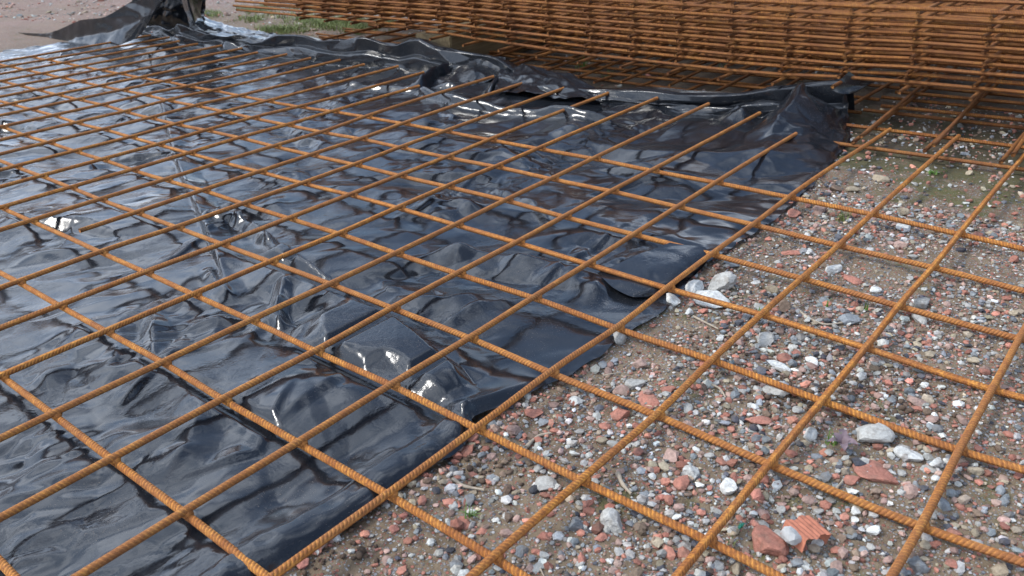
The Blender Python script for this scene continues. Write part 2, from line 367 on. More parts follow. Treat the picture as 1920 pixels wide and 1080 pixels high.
for a in range(A_LO, A_HI+1):
    bs = np.arange(-5, 9)
    if a == 11: x0 = .425
    else: x0 = X_LO-.04+.02*math.sin(a*7.3)
    x1 = TIPX.get(a, 2.28+.03*math.sin(a*5.1)); tu = TIPU.get(a)
    ctr = np.array([[.2*b, .2*a, 0]+sag(a, b) for b in bs])
    q = np.arange(x0, x1, .03); q = np.append(q, x1)
    xs = np.append(bs*.2, x1+.01)
    last = ctr[-1].copy(); slope = (ctr[-1]-ctr[-4])/.6
    tip = last+np.array([x1+.01-1.6, slope[1]*.6*(x1-1.6), slope[2]*.35*(x1-1.6)])
    if a == 4: tip = np.array([x1+.01, .785, -.006])
    if a == 5: tip = np.array([x1+.01, 1.0, .000])
    Y = interp(xs, np.concatenate([ctr, [tip]]), q)
    Pt = np.stack([q, Y[:, 1], Y[:, 2]+R_BAR], -1)
    if tu:                                              # carry the bar on to where the photograph shows its tip
        ext = Pt[-1]+(Pt[-1]-Pt[-8])/np.linalg.norm(Pt[-1]-Pt[-8])*np.arange(.02, .4, .02)[:, None]; Pt = np.concatenate([Pt, ext])
        rel = Pt-np.array(CAM); us = 960+F_PX*(rel@np.array(rt))/(rel@np.array(fw)); k_ = int(np.argmax(us > tu)); Pt = Pt[:max(k_, 5)]
    o = link('bar', bar_mesh(Pt, origin=(1.0, 2.0, 0), ns=12), lying)
for b in range(-5, 9):
    as_ = np.arange(A_LO, A_HI+1)
    ctr = np.array([[.2*b, .2*a, 0]+sag(a, b) for a in as_])
    q = np.arange(.2*A_LO-.1, .2*A_HI+.1, .03)
    Y = interp(as_*.2, ctr, q)
    q2 = np.clip(q, .2*A_LO, .2*A_HI)
    Pt = np.stack([Y[:, 0], q, Y[:, 2]-R_BAR], -1)
    link('bar', bar_mesh(Pt, origin=(1.0, 2.0, 0), ns=12), lying)

# weld spots where the bars cross
Vw, Fw = [], []; nv_ = 0
_r = np.random.RandomState(2)
for a in range(A_LO, A_HI+1):
    for b in range(-5, 9):
        if a == 11 and b < 3: continue
        o_ = sag(a, b); c_ = np.array([.2*b+o_[0]-1.0, .2*a+o_[1]-2.0, o_[2]])
        th = np.linspace(0, 2*math.pi, 8)[:-1]
        for (zz, rr2) in ((-.007, .0052), (-.0015, .0088), (.0025, .0085), (.008, .0045)):
            Vw.append(np.stack([c_[0]+rr2*_r.uniform(.85, 1.15, 7)*np.cos(th), c_[1]+rr2*_r.uniform(.85, 1.15, 7)*np.sin(th), np.full(7, c_[2]+zz)], -1))
        for l_ in range(3):
            i_ = nv_+l_*7+np.arange(7); j_ = nv_+l_*7+(np.arange(7)+1) % 7; Fw.append(np.stack([i_, j_, j_+7, i_+7], -1))
        nv_ += 28
tag(link('weld', mesh('weld', np.concatenate(Vw), np.concatenate(Fw), [RUST], True), lying), kind='stuff')

# ------------------------------------------------------------------ black polythene film: relaxed as a slack cloth under the bars
X_F0, X_F1, Y_F0, Y_F1 = -.5, 2.62, .82, 5.7
def floor_f(X, Y): return ground_z(X, Y)+.008
def ceil_f(X, Y):
    zz = mesh_z(X, Y)
    dA = np.abs(Y-.2*np.round(Y/.2)); dB = np.abs(X-.2*np.round(X/.2))
    cA = zz-.006+np.minimum(np.maximum(dA-.012, 0)*1.2, .014+.05*np.maximum(dA-.02, 0)); cB = zz-.019+np.minimum(np.maximum(dB-.012, 0)*1.2, .027+.05*np.maximum(dB-.02, 0))
    cB = np.where(X > 1.62, 1, cB)
    c = np.minimum(cA, cB)
    return np.where(X > 2.3, 1, np.maximum(c, floor_f(X, Y)+.0005))
def relax(P, Lx, Ly, Ld, it, fl, ce, grav, bend, pins, XY0):
    V = np.zeros_like(P)
    def solve(a, b, L, k):
        L = L[:a.shape[0], :a.shape[1]]
        d = b-a; l = np.sqrt((d*d).sum(-1))+1e-9
        c = (k*.5*(l-L)/l)[..., None]*d
        a += c; b -= c
    for t in range(it):
        prev = P.copy(); P[..., 2] -= grav; P += V*.93
        for p in (0, 1):
            a = P[p:-1:2]; b = P[p+1::2]; n = min(len(a), len(b)); solve(a[:n], b[:n], Lx[p::2], 1.)
            a = P[:, p:-1:2]; b = P[:, p+1::2]; n = min(a.shape[1], b.shape[1]); solve(a[:, :n], b[:, :n], Ly[:, p::2], 1.)
        for (i0, j0, i1, j1) in ((0, 0, 1, 1), (1, 0, 0, 1)):
            A = P[i0:P.shape[0]-1+i0, j0:P.shape[1]-1+j0]; B = P[i1:P.shape[0]-1+i1, j1:P.shape[1]-1+j1]
            for pi in (0, 1): solve(A[pi::2], B[pi::2], Ld[pi::2], .35)
        if bend > 0:
            LLx = Lx[:-1]+Lx[1:]; LLy = Ly[:, :-1]+Ly[:, 1:]
            for p in range(4):
                a = P[p:-2:4]; b = P[p+2::4]; n = min(len(a), len(b)); solve(a[:n], b[:n], LLx[p::4], bend)
                a = P[:, p:-2:4]; b = P[:, p+2::4]; n = min(a.shape[1], b.shape[1]); solve(a[:, :n], b[:, :n], LLy[:, p::4], bend)
        P[..., :2] += (XY0-P[..., :2])*pins
        z = P[..., 2]; np.maximum(z, fl, out=z); np.minimum(z, ce, out=z)
        V = P-prev
    return P
def upsample(P):
    n0, n1 = P.shape[:2]; a = np.zeros((2*n0-1, n1)+P.shape[2:], P.dtype); a[::2] = P; a[1::2] = (P[1:]+P[:-1])/2
    b = np.zeros((2*n0-1, 2*n1-1)+P.shape[2:], P.dtype); b[:, ::2] = a; b[:, 1::2] = (a[:, 1:]+a[:, :-1])/2; return b
def simulate(x0, x1, y0, y1, h=.04, its=(160, 120, 60), seed=1):
    nx = int(round((x1-x0)/h))+1; ny = int(round((y1-y0)/h))+1
    X, Y = np.meshgrid(np.linspace(x0, x1, nx), np.linspace(y0, y1, ny), indexing='ij')
    r = np.random.RandomState(seed)
    P = np.stack([X, Y, floor_f(X, Y)+.02], -1); L = len(its)
    for l in range(L):
        if l: P = upsample(P)
        nx, ny = P.shape[:2]; hx = (x1-x0)/(nx-1); hy = (y1-y0)/(ny-1)
        X, Y = np.meshgrid(np.linspace(x0, x1, nx), np.linspace(y0, y1, ny), indexing='ij')
        ex = 1+.008+.024*(1+vnoise(X, Y, 20, .3))+.01*l/L
        ey = 1+.008+.024*(1+vnoise(X, Y, 21, .3))+.01*l/L
        Lx = hx*ex[:-1]; Ly = hy*ey[:, :-1]; Ld = np.sqrt((hx*ex[:-1, :-1])**2+(hy*ey[:-1, :-1])**2)
        P = P+r.randn(*P.shape)*np.array([.05, .05, .12])*hx
        P = relax(P, Lx, Ly, Ld, its[l], floor_f(X, Y), ceil_f(X, Y), 1e-4*(.5**l), [.02, .03, .05, .05][l], .004, np.stack([X, Y], -1))
    return P
PF = simulate(X_F0, X_F1, Y_F0, Y_F1)
print('film sim', PF.shape, round(time.time()-T0, 1))
def smooth_up(P):
    P = upsample(P)
    for ax in (0, 1):
        Q = P.copy()
        if ax == 0: Q[1:-1] = .25*P[:-2]+.5*P[1:-1]+.25*P[2:]
        else: Q[:, 1:-1] = .25*P[:, :-2]+.5*P[:, 1:-1]+.25*P[:, 2:]
        P = Q
    return P
PU = smooth_up(PF)


from mathutils.geometry import delaunay_2d_cdt
def facets(X, Y, region, spacing, amp, seed, shear=(1, 1, 0)):
    """continuous faceted relief: a random triangulation with random corner heights, evaluated at every (X, Y)"""
    r = np.random.RandomState(seed)
    c, s_ = math.cos(shear[2]), math.sin(shear[2])
    # work in a rotated, stretched frame so that the facets are longer one way
    Uq = (X*c+Y*s_)/shear[0]; Vq = (Y*c-X*s_)/shear[1]
    D = spacing*34                                     # mirrored beyond this size
    Uq = np.abs((Uq+.37) % (2*D)-D); Vq = np.abs((Vq+.21) % (2*D)-D)
    u0, u1, v0, v1 = Uq.min()-spacing, Uq.max()+spacing, Vq.min()-spacing, Vq.max()+spacing
    nu, nv = int((u1-u0)/spacing)+2, int((v1-v0)/spacing)+2
    gu, gv = np.meshgrid(np.arange(nu), np.arange(nv), indexing='ij')
    pu = (u0+(gu+.5*(gv % 2)+r.uniform(-.42, .42, gu.shape))*spacing).ravel(); pv = (v0+(gv+r.uniform(-.42, .42, gu.shape))*spacing).ravel()
    pz = np.clip(r.randn(len(pu))*.6, -1.2, 1.2)*amp
    tris = delaunay_2d_cdt([Vector((float(a), float(b))) for a, b in zip(pu, pv)], [], [], 0, 1e-6)
    vo, fo, orig = tris[0], tris[2], tris[3]
    ou = np.array([v[0] for v in vo]); ov = np.array([v[1] for v in vo]); oz = np.array([pz[o[0]] if o else 0 for o in orig])
    # rasterise onto a regular (u, v) lattice, then sample bilinearly
    st = spacing/12; W, H = int((u1-u0)/st)+2, int((v1-v0)/st)+2
    R = np.zeros((W, H), np.float32)
    for f in fo:
        a, b, c2 = f; xs = (ou[[a, b, c2]]-u0)/st; ys = (ov[[a, b, c2]]-v0)/st; zs = oz[[a, b, c2]]
        i0, i1 = max(0, int(math.ceil(xs.min()))), min(W-1, int(xs.max())); j0, j1 = max(0, int(math.ceil(ys.min()))), min(H-1, int(ys.max()))
        if i1 < i0 or j1 < j0: continue
        det = (ys[1]-ys[2])*(xs[0]-xs[2])+(xs[2]-xs[1])*(ys[0]-ys[2])
        if abs(det) < 1e-9: continue
        I, J = np.mgrid[i0:i1+1, j0:j1+1]
        l0 = ((ys[1]-ys[2])*(I-xs[2])+(xs[2]-xs[1])*(J-ys[2]))/det; l1 = ((ys[2]-ys[0])*(I-xs[2])+(xs[0]-xs[2])*(J-ys[2]))/det; l2 = 1-l0-l1
        m = (l0 > -1e-6) & (l1 > -1e-6) & (l2 > -1e-6)
        sub = R[i0:i1+1, j0:j1+1]; sub[m] = (l0*zs[0]+l1*zs[1]+l2*zs[2])[m]
    fi = np.clip((Uq-u0)/st, 0, W-1.001); fj = np.clip((Vq-v0)/st, 0, H-1.001); i = fi.astype(int); j = fj.astype(int); fi = fi-i; fj = fj-j
    return (R[i, j]*(1-fi)+R[i+1, j]*fi)*(1-fj)+(R[i, j+1]*(1-fi)+R[i+1, j+1]*fi)*fj
def polydist(X, Y, pts):
    """signed distance to a polyline (negative on its right side), and the parameter 0..1 along it"""
    pts = np.asarray(pts, float); seg = np.diff(pts, axis=0); L = np.linalg.norm(seg, axis=1); cum = np.concatenate([[0], np.cumsum(L)])/L.sum()
    best = np.full(X.shape, 9.); sg = np.zeros(X.shape); tt = np.zeros(X.shape)
    for k in range(len(seg)):
        dx, dy = X-pts[k, 0], Y-pts[k, 1]; t = np.clip((dx*seg[k, 0]+dy*seg[k, 1])/L[k]**2, 0, 1)
        ex, ey = dx-t*seg[k, 0], dy-t*seg[k, 1]; d = np.hypot(ex, ey); m = d < best
        best = np.where(m, d, best); sg = np.where(m, np.sign(seg[k, 0]*dy-seg[k, 1]*dx), sg); tt = np.where(m, cum[k]+t*(cum[k+1]-cum[k]), tt)
    return best*sg, tt
def fold(X, Y, pix, h, wl, wr, taper=.15, sharp=1.0, zref=-.015):
    """a raised fold along a line measured in the photograph; wl / wr: its width on either side"""
    pts = [(p.x, p.y) for p in (at(u, v, zref) for u, v in pix)]
    d, t = polydist(X, Y, pts)
    w = np.where(d > 0, wl, wr)
    k = np.clip(1-np.abs(d)/w, 0, 1)**sharp
    e = np.clip(np.minimum(t, 1-t)/taper, 0, 1); e = e*e*(3-2*e)
    return h*k*e*(1+.35*vnoise(t*9, t*0, int(h*1e5) % 97, 1.0))

for _ in range(40):
    q_ = PU[..., 2]; q_[1:-1] = .25*q_[:-2]+.5*q_[1:-1]+.25*q_[2:]; q_[:, 1:-1] = .25*q_[:, :-2]+.5*q_[:, 1:-1]+.25*q_[:, 2:]
X0, Y0 = PU[..., 0].copy(), PU[..., 1].copy(); REG = (X_F0, X_F1, Y_F0, Y_F1)
zone1 = np.clip(.55+.9*vnoise(X0, Y0, 41, .5), .15, 1.2); zone2 = np.clip(.05+1.6*vnoise(X0, Y0, 42, .30), 0, 1); zone3 = np.clip(.0+1.8*vnoise(X0, Y0, 43, .24), 0, 1)
WX = X0+.006*fbm(X0, Y0, 51, .3, 1); WY = Y0+.006*fbm(X0, Y0, 52, .3, 1)
om = np.clip(.5+2.2*vnoise(X0, Y0, 45, .45), 0, 1)                       # the creases run one way here, another way there
REL = facets(WX, WY, REG, .150, .0210, 1, (1.5, .8, 1.9))*zone1
REL += (facets(WX, WY, REG, .075, .0120, 2, (1.6, .75, 2.5))*om+facets(WX, WY, REG, .068, .0110, 12, (1.5, .75, 1.0))*(1-om))*(zone2*.8+.32)
REL += (facets(WX, WY, REG, .036, .0046, 3, (1.5, .75, 1.3))*om+facets(WX, WY, REG, .030, .0040, 14, (1.6, .7, 2.7))*(1-om))*(zone2*.9+.12)
REL += facets(WX, WY, REG, .017, .0017, 4, (2.0, .6, .5))*zone3*(zone2+.1)
PU[..., 2] += REL-.001
# the folds one can name in the photograph
FOLDS = [
    ([(893, 752), (845, 700), (770, 648), (700, 602), (640, 548), (570, 505), (505, 452)], .044, .13, .030, .12, 1.0),
    ([(520, 470), (490, 432), (440, 404), (392, 404), (380, 420)], .030, .03, .02, .2, 1.2),
    ([(885, 765), (815, 725), (740, 655), (660, 610)], .018, .03, .03, .2, 1.1),
    ([(300, 180), (330, 300), (362, 372), (402, 465), (432, 560)], .016, .06, .008, .1, 1.1),
    ([(575, 530), (535, 535), (520, 585), (530, 625)], .026, .025, .025, .3, 1.1),
    ([(440, 560), (400, 520), (385, 490)], .018, .03, .02, .3, 1.2),
    ([(800, 470), (860, 462), (960, 476), (1060, 492), (1140, 500)], .026, .05, .09, .2, .7),
    ([(1250, 462), (1180, 478), (1130, 508), (1090, 560)], .016, .03, .06, .2, .8),
    ([(330, 700), (380, 760), (350, 840), (270, 930)], .012, .05, .05, .3, 1.1),
    ([(480, 820), (640, 700), (760, 650)], .008, .08, .02, .3, 1.2),
    ([(180, 520), (330, 470), (470, 380), (560, 330)], .009, .035, .010, .3, 1),
    ([(250, 640), (420, 590), (600, 600)], .008, .012, .035, .3, 1),
    ([(700, 420), (800, 380), (930, 290)], .009, .030, .010, .3, 1),
    ([(620, 300), (760, 260), (900, 262)], .009, .012, .035, .3, 1),
    ([(960, 560), (1080, 470), (1200, 400)], .008, .030, .010, .3, 1),
    ([(300, 900), (480, 840), (560, 700)], .009, .035, .010, .3, 1),
    ([(780, 620), (900, 560), (1010, 540)], .008, .012, .030, .3, 1),
    ([(200, 760), (330, 660), (420, 640)], .010, .030, .012, .3, 1),
    ([(1090, 360), (1200, 330), (1330, 330)], .014, .04, .02, .2, 1.2),
    ([(900, 330), (1000, 372), (1040, 420)], .012, .03, .02, .2, 1.2),
]
for pix, h, wl, wr, tp, sh in FOLDS:
    if h: PU[..., 2] += fold(X0, Y0, pix, h, wl, wr, tp, sh)
Z = PU[..., 2]; Z = np.minimum(np.maximum(Z, np.minimum(floor_f(X0, Y0), ground_z(X0, Y0, True)+.005)), ceil_f(X0, Y0))
# folds of slack film near the free bar ends, where no bar holds it down
UP = [
    ([(770, 168), (850, 192), (930, 203), (1010, 213), (1100, 226), (1180, 232)], .040, .07, .016, .12, .75),
    ([(905, 180), (935, 158), (1020, 180), (1090, 190)], .030, .05, .014, .2, .9),
    ([(775, 168), (830, 142), (880, 132), (940, 118)], .055, .06, .03, .15, .9),
    ([(945, 150), (990, 128), (1045, 135), (1100, 158)], .050, .06, .06, .2, 1.0),
    ([(1395, 232), (1385, 214), (1375, 206)], .035, .07, .07, .3, 1.2),
    ([(640, 155), (720, 160), (790, 168)], .020, .04, .02, .2, .9),
    ([(250, 100), (300, 105), (345, 95)], .035, .08, .05, .3, 1.1),
]
free = np.clip((X0-1.72)/.12, 0, 1)
for pix, h, wl, wr, tp, sh in UP:
    Z = Z+free*fold(X0, Y0, pix, h*1.0, wl, wr, tp, sh)
ZR = np.interp(X0, [1.70, 1.95, 2.15, 2.42, 2.6], [0, .030, .080, .145, .15])       # raised right-hand margin
yc = np.interp(X0, [1.3, 1.7, 2.06, 2.4, 2.6], [.93, .96, 1.06, 1.09, 1.09])+.012*vnoise(X0, X0*0, 88, .12); dR = Y0-yc
Z = Z+ZR*(1+.35*facets(X0, Y0, REG, .11, 1.0, 17, (1.2, .8, .4)))*np.where(dR < 0, np.clip((Y0-.82)/(yc-.82), 0, 1)**.9, np.clip(1-dR/.13, 0, 1)**1.3)
# the sheet's long back edge is gathered into a standing roll
yk = [.82, .95, 1.1, 1.28, 1.53, 1.88, 2.0, 2.14, 2.32, 2.44, 2.7, 2.9, 3.1, 3.5, 4.06, 4.5, 4.84, 5.2, 5.7]
hk = [.15, .15, .13, .095, .07, .045, .04, .05, .06, .09, .125, .13, .125, .11, .085, .09, .10, .06, .05]
xk = [2.42, 2.40, 2.38, 2.35, 2.30, 2.27, 2.28, 2.3, 2.33, 2.36, 2.36, 2.36, 2.35, 2.32, 2.30, 2.28, 2.3, 2.4, 2.4]
Hb = np.interp(Y0, yk, hk)*(1+.10*vnoise(X0, Y0, 77, .16)); xb = np.interp(Y0, yk, xk)-.03+.014*vnoise(X0*0, Y0, 78, .3)
sb = np.clip((X0-xb)/(X_F1-xb), 0, 1)
ps = [0, .12, .26, .33, .40, .62, .70, .82, 1.0]
pxs = [0, 0, .003, .024, .030, .022, .036, .10, .17]; pzs = [0, .22, .44, .50, .48, .94, 1.0, .85, .1]
on = X0 > xb
off = .022*facets(X0, Y0, REG, .13, 1.0, 13, (1, 1.5, .2))
X1 = np.where(on, xb+np.interp(sb, ps, pxs)+off*np.minimum(sb*8, 1), X0)
Z = np.where(on, Z*(1-np.minimum(sb*6, 1))+np.minimum(sb*6, 1)*np.minimum(Z, -.03)+np.interp(sb, ps, pzs)*Hb+facets(X0, Y0, REG, .10, .016, 11, (1, 1.7, 0))*np.minimum(sb*5, 1), Z)
# front edge: measured outline, rolled hem on the near stretch
ex, ey = EX, EY
ye = np.interp(X0, ex, ey)+.005*vnoise(X0, X0*0, 80, .05)+.006*vnoise(X0, X0*0, 81, .17)+np.where(X0 > .42, .0, -.004)
de = Y0-Y_F0; Y1 = PU[..., 1]+(ye-Y_F0)*np.clip(1-de/.15, 0, 1)
hem = np.clip((.44-X0)/.05, 0, 1)
gz = floor_f(X0, Y1)
roll = np.sqrt(np.clip(1-((de-.026)/.026)**2, 0, 1))*.016
roll = np.where(de > .026, .016-.004*np.clip((de-.026)/.03, 0, 1), roll); roll = np.where(de > .056, .009*np.clip(1-(de-.056)/.08, 0, 1), roll)
ew = np.clip(1-(de-.05)/.08, 0, 1)
Z = Z*(1-ew*hem)+(gz+roll+.006)*ew*hem
lift = .046*np.where(X0 < .43, np.exp(-((X0-.43)/.018)**2), np.exp(-((X0-.43)/.10)**2))*np.clip(1-de/.09, 0, 1)+.022*np.exp(-((X0-1.22)/.04)**2)*np.clip(1-de/.05, 0, 1)
edge = np.clip(de/.018, 0, 1)
Z = np.where(X0 < .9, Z+lift, Z+lift); Z = np.where(hem > .5, Z, gz+(Z-gz)*(.35+.65*edge))
wallx = (X0 > 1.7) & (de < .01); Z = np.where(wallx, gz+(Z-gz)*.2, Z)
PU[..., 0] = X1; PU[..., 1] = Y1; PU[..., 2] = Z
nx_, ny_ = PU.shape[:2]
film = link('plastic_sheet', mesh('plastic_sheet', PU.reshape(-1, 3), grid_faces(nx_, ny_), [FILM]))
tag(film, 'crumpled glossy black plastic sheet spread on the rubble under the rebar mesh', 'plastic sheet')

print('film done', round(time.time()-T0, 1))
def atx(u, v, x):
    d = px_ray(u, v); return CAM+d*((x-CAM.x)/d.x)
def patch(name, rows, n=90, m=60, crease=.008, seed=0, cell=.07, where=atx):
    """a loose piece of the sheet lofted through rows of measured points (u, v, x)"""
    C = np.array([[tuple(where(*p)) for p in r_] for r_ in rows])
    def res(A, k):
        q = np.linspace(0, len(A)-1, k); i = np.minimum(q.astype(int), len(A)-2); t = (q-i)[:, None, None]
        g = np.gradient(A, axis=0)*.7
        return (2*t**3-3*t**2+1)*A[i]+(t**3-2*t**2+t)*g[i]+(-2*t**3+3*t**2)*A[i+1]+(t**3-t**2)*g[i+1]
    S = res(C, m); S = res(S.transpose(1, 0, 2), n)
    du = np.gradient(S, axis=0); dv = np.gradient(S, axis=1); nn = np.cross(du, dv); nn /= np.linalg.norm(nn, axis=-1, keepdims=True)+1e-12
    Lu = np.cumsum(np.linalg.norm(du, axis=-1).mean(1)); Lv = np.cumsum(np.linalg.norm(dv, axis=-1).mean(0))
    A, B = np.meshgrid(Lu, Lv, indexing='ij')
    S = S+nn*(facets(A, B, None, cell, crease, seed, (1.3, .8, .7))+facets(A, B, None, cell*.4, crease*.3, seed+5, (1.5, .8, 2.0)))[..., None]
    o = link(name, mesh(name, S.reshape(-1, 3), grid_faces(n, m), [FILM]), film); return o
# raised hood at the far corner: lit outer flap, dark inside, upright folded lip
patch('flap', [[(-60, 84, 2.0), (20, 62, 2.03), (90, 62, 2.03), (151, 38, 2.04), (195, 32, 2.05), (250, 0, 2.08), (300, -34, 2.12), (345, -75, 2.16)],
               [(-60, 120, 2.0), (20, 100, 2.03), (90, 88, 2.02), (151, 70, 2.04), (215, 58, 2.06), (270, 32, 2.09), (312, -10, 2.13), (352, -60, 2.17)],
               [(-60, 175, 1.9), (20, 125, 1.95), (90, 112, 1.97), (140, 104, 1.99), (195, 96, 2.02), (262, 66, 2.08), (303, 2, 2.13), (345, -60, 2.18)]], 120, 60, .008, 3, .12)
patch('back_panel', [[(275, -40, 2.3), (330, -90, 2.3), (400, -90, 2.3)], [(235, 20, 2.5), (310, 10, 2.5), (385, 10, 2.5)], [(190, 100, 2.7), (290, 88, 2.7), (385, 70, 2.6)]], 60, 50, .01, 4)
patch('fold', [[(766, 174, 2.12), (826, 143, 2.24), (890, 114, 2.38), (948, 108, 2.43)], [(780, 180, 2.09), (840, 157, 2.18), (898, 134, 2.32), (950, 126, 2.40)],
               [(790, 187, 2.04), (850, 172, 2.15), (905, 156, 2.28), (955, 146, 2.36)]], 90, 50, .010, 21, .06)
patch('fold', [[(940, 130, 2.36), (985, 121, 2.38), (1050, 134, 2.38), (1110, 158, 2.36)], [(935, 150, 2.26), (1000, 146, 2.28), (1058, 156, 2.28), (1118, 170, 2.3)],
               [(925, 168, 2.14), (1000, 178, 2.14), (1060, 188, 2.16), (1130, 190, 2.2)]], 90, 50, .014, 23, .07)
patch('lip', [[(334, -40, 2.34), (341, 0, 2.34), (350, 30, 2.34), (358, 52, 2.33), (372, 62, 2.32)],
              [(346, -40, 2.30), (352, 0, 2.30), (359, 25, 2.31), (366, 46, 2.32), (382, 58, 2.30)],
              [(362, -40, 2.36), (362, 0, 2.36), (366, 25, 2.36), (371, 40, 2.36), (400, 52, 2.36)],
              [(382, -40, 2.44), (379, 0, 2.44), (376, 25, 2.44), (382, 38, 2.44), (420, 50, 2.44)]], 60, 30, .004, 7, .05)
patch('fold', [[(372, 30, 2.6), (430, 46, 2.5), (490, 60, 2.45), (540, 68, 2.42)], [(376, 50, 2.42), (430, 58, 2.40), (490, 66, 2.40), (540, 70, 2.40)],
               [(376, 64, 2.33), (430, 70, 2.34), (490, 74, 2.36), (540, 76, 2.38)]], 60, 30, .008, 8, .05)
patch('flap', [[(1120, 512, -.022), (1190, 480, -.012), (1256, 455, -.006)], [(1150, 540, -.024), (1222, 503, -.012), (1296, 461, -.008)],
               [(1185, 556, -.026), (1250, 522, -.016), (1324, 466, -.010)], [(1215, 556, -.032), (1268, 532, -.024), (1320, 492, -.022)]], 60, 40, .0022, 31, .05, at)
patch('corner_flap', [[(1556, 168, 2.36), (1575, 150, 2.38), (1592, 134, 2.40)], [(1580, 176, 2.38), (1600, 160, 2.41), (1618, 150, 2.43)], [(1602, 174, 2.41), (1625, 160, 2.44), (1640, 152, 2.46)], [(1625, 160, 2.45), (1645, 150, 2.47), (1664, 142, 2.5)]], 40, 24, .003, 9, .05)

# ------------------------------------------------------------------ stack of rebar meshes behind the sheet
KZ = [.146, .134, .128, .119, .113, .112, .109, .107, .111, .122, .126]
def z0(y):                                   # height of the lowest mesh, sagging between its supports
    k = (2.778-np.asarray(y, float))/.2
    return np.interp(k, list(range(-8, 0))+list(range(11))+[14, 18], [.142]*8+KZ+[.13, .13])
rs = np.random.RandomState(8)
LEV = 0
def z1(y):                                   # the sheets above lie straighter
    k = (2.778-np.asarray(y, float))/.2
    return np.interp(k, [-8, 0, 2, 4, 7, 9, 10, 14, 18], [.148, .147, .132, .120, .114, .117, .128, .13, .13])*(1-LEV/11)+(.147-.0012*np.clip(k, 0, 12))*(LEV/11)
def shared_long(y_top, y_bot, dz, name='bar', wob=0.0, zf=None):
    zf = zf or z0
    q = np.arange(y_bot, y_top+.001, .035)
    P_ = np.stack([wob*np.sin(q*3.1)*.004, q, zf(q)+dz], -1)
    V, Fc, uv = tube(P_, R_BAR, 8, rs.rand()); return mesh('bar', V, Fc, [RUST_SHADED], True, uv)
def straight(length, name='bar', ns=8):
    q = np.linspace(0, length, int(length/.05)+2); P_ = np.stack([q, 0*q, 0*q], -1)
    V, Fc, uv = tube(P_, R_BAR, ns, rs.rand()); return mesh('bar', V, Fc, [RUST_SHADED], True, uv)
LONG0 = [shared_long(2.90, -.75, 0)]
CROSS = [straight(2.2), straight(2.2)]
words = ['lowest', 'second', 'third', 'fourth', 'fifth', 'sixth', 'seventh', 'eighth', 'ninth', 'topmost']
for i in range(10):
    st = empty('rebar_mesh', (2.41, 0, 0))
    lab = {0: 'lowest rusty rebar mesh of the stack, sagging, its bar ends sticking out furthest',
           9: 'topmost rusty rebar mesh of the stack behind the black plastic sheet'}.get(i, '%s rusty rebar mesh from the bottom of the stack behind the black plastic' % words[i])
    tag(st, lab, 'rebar mesh', 'rusty rebar meshes stacked behind the plastic sheet')
    dx, dy = (0, 0) if i == 0 else (rs.uniform(-.007, .007), rs.uniform(-.012, .012))
    gap = 0 if i == 0 else .0238*i-.003
    pro = .0966 if i == 0 else [.03, .045, .02, .055, .03, .02, .04, .015, .012][i-1]
    rot = 0 if i == 0 else rs.uniform(-.0015, .0015)
    st.location = (2.41+dx, 1.8+dy, 0); st.rotation_euler = (0, 0, rot)
    LEV = i
    LONGS = [shared_long(4.40, -.75, 0, wob=w, zf=z1) for w in (0, 1, -1)] if i else None
    for j in range(11):
        me = LONG0[0] if i == 0 else LONGS[(i+j) % 3]
        link('bar', me, st, (j*.2+(0 if j == 0 else rs.uniform(-.003, .003)), -1.8+rs.uniform(-.012, .012)*(i > 0), gap))
    ks = range(0, 17) if i == 0 else range(-5, 17)
    for k in ks:
        y = 2.778-.2*k+rs.uniform(-.003, .003)
        tl = math.radians(rs.uniform(-.12, .12))
        link('bar', CROSS[k % 2], st, (-pro+rs.uniform(-.004, .004)*(i > 0), y-1.8, float((z0 if i == 0 else z1)(y))+gap-.0119), (0, -tl, rs.uniform(-.003, .003)))
# meshes that lie on the ground underneath
def ground_mesh(loc, rot, xs, ys, L_x, L_y, label, zz=0.0):
    g = empty('rebar_mesh', (loc[0], loc[1], loc[2])); g.rotation_euler = (0, 0, rot)
    tag(g, label, 'rebar mesh', 'rusty rebar meshes on the ground under the stack')
    a_, b_ = straight(L_x), straight(L_y)
    for y in ys: link('bar', a_, g, (rs.uniform(-.01, .01), y, .0118), (0, rs.uniform(-.003, .003), rs.uniform(-.004, .004)))
    for x in xs: link('bar', b_, g, (x, rs.uniform(-.01, .01), 0), (0, 0, math.pi/2))
    return g
ground_mesh((2.17, -.60, -.020), 0.012, [.0, .21, .42, .62, .83, 1.05], [.24+.2*k for k in range(-1, 7)], 2.2, 1.55, 'flat rusty rebar mesh on the soil before the stack, beside the sheet corner')
ground_mesh((2.20, -.62, .006), 0.045, [.42, .63, 1.05], [.235+.2*k for k in range(-1, 7)], 2.2, 1.5, 'second rebar mesh on the soil, its bar ends lying over the lower one')
ground_mesh((2.43, .95, -.020), -.03, [.10, .3, .5, .7, .9, 1.1], [.05+.2*k for k in range(0, 16)], 2.1, 3.3, 'shadowed rusty rebar mesh on the ground under the stack, behind the sheet')
ground_mesh((2.47, 1.25, .004), .055, [.15, .35, .55, .75], [.0+.2*k for k in range(0, 14)], 2.0, 2.75, 'upper shadowed rebar mesh under the stack, lying askew near the timber block')

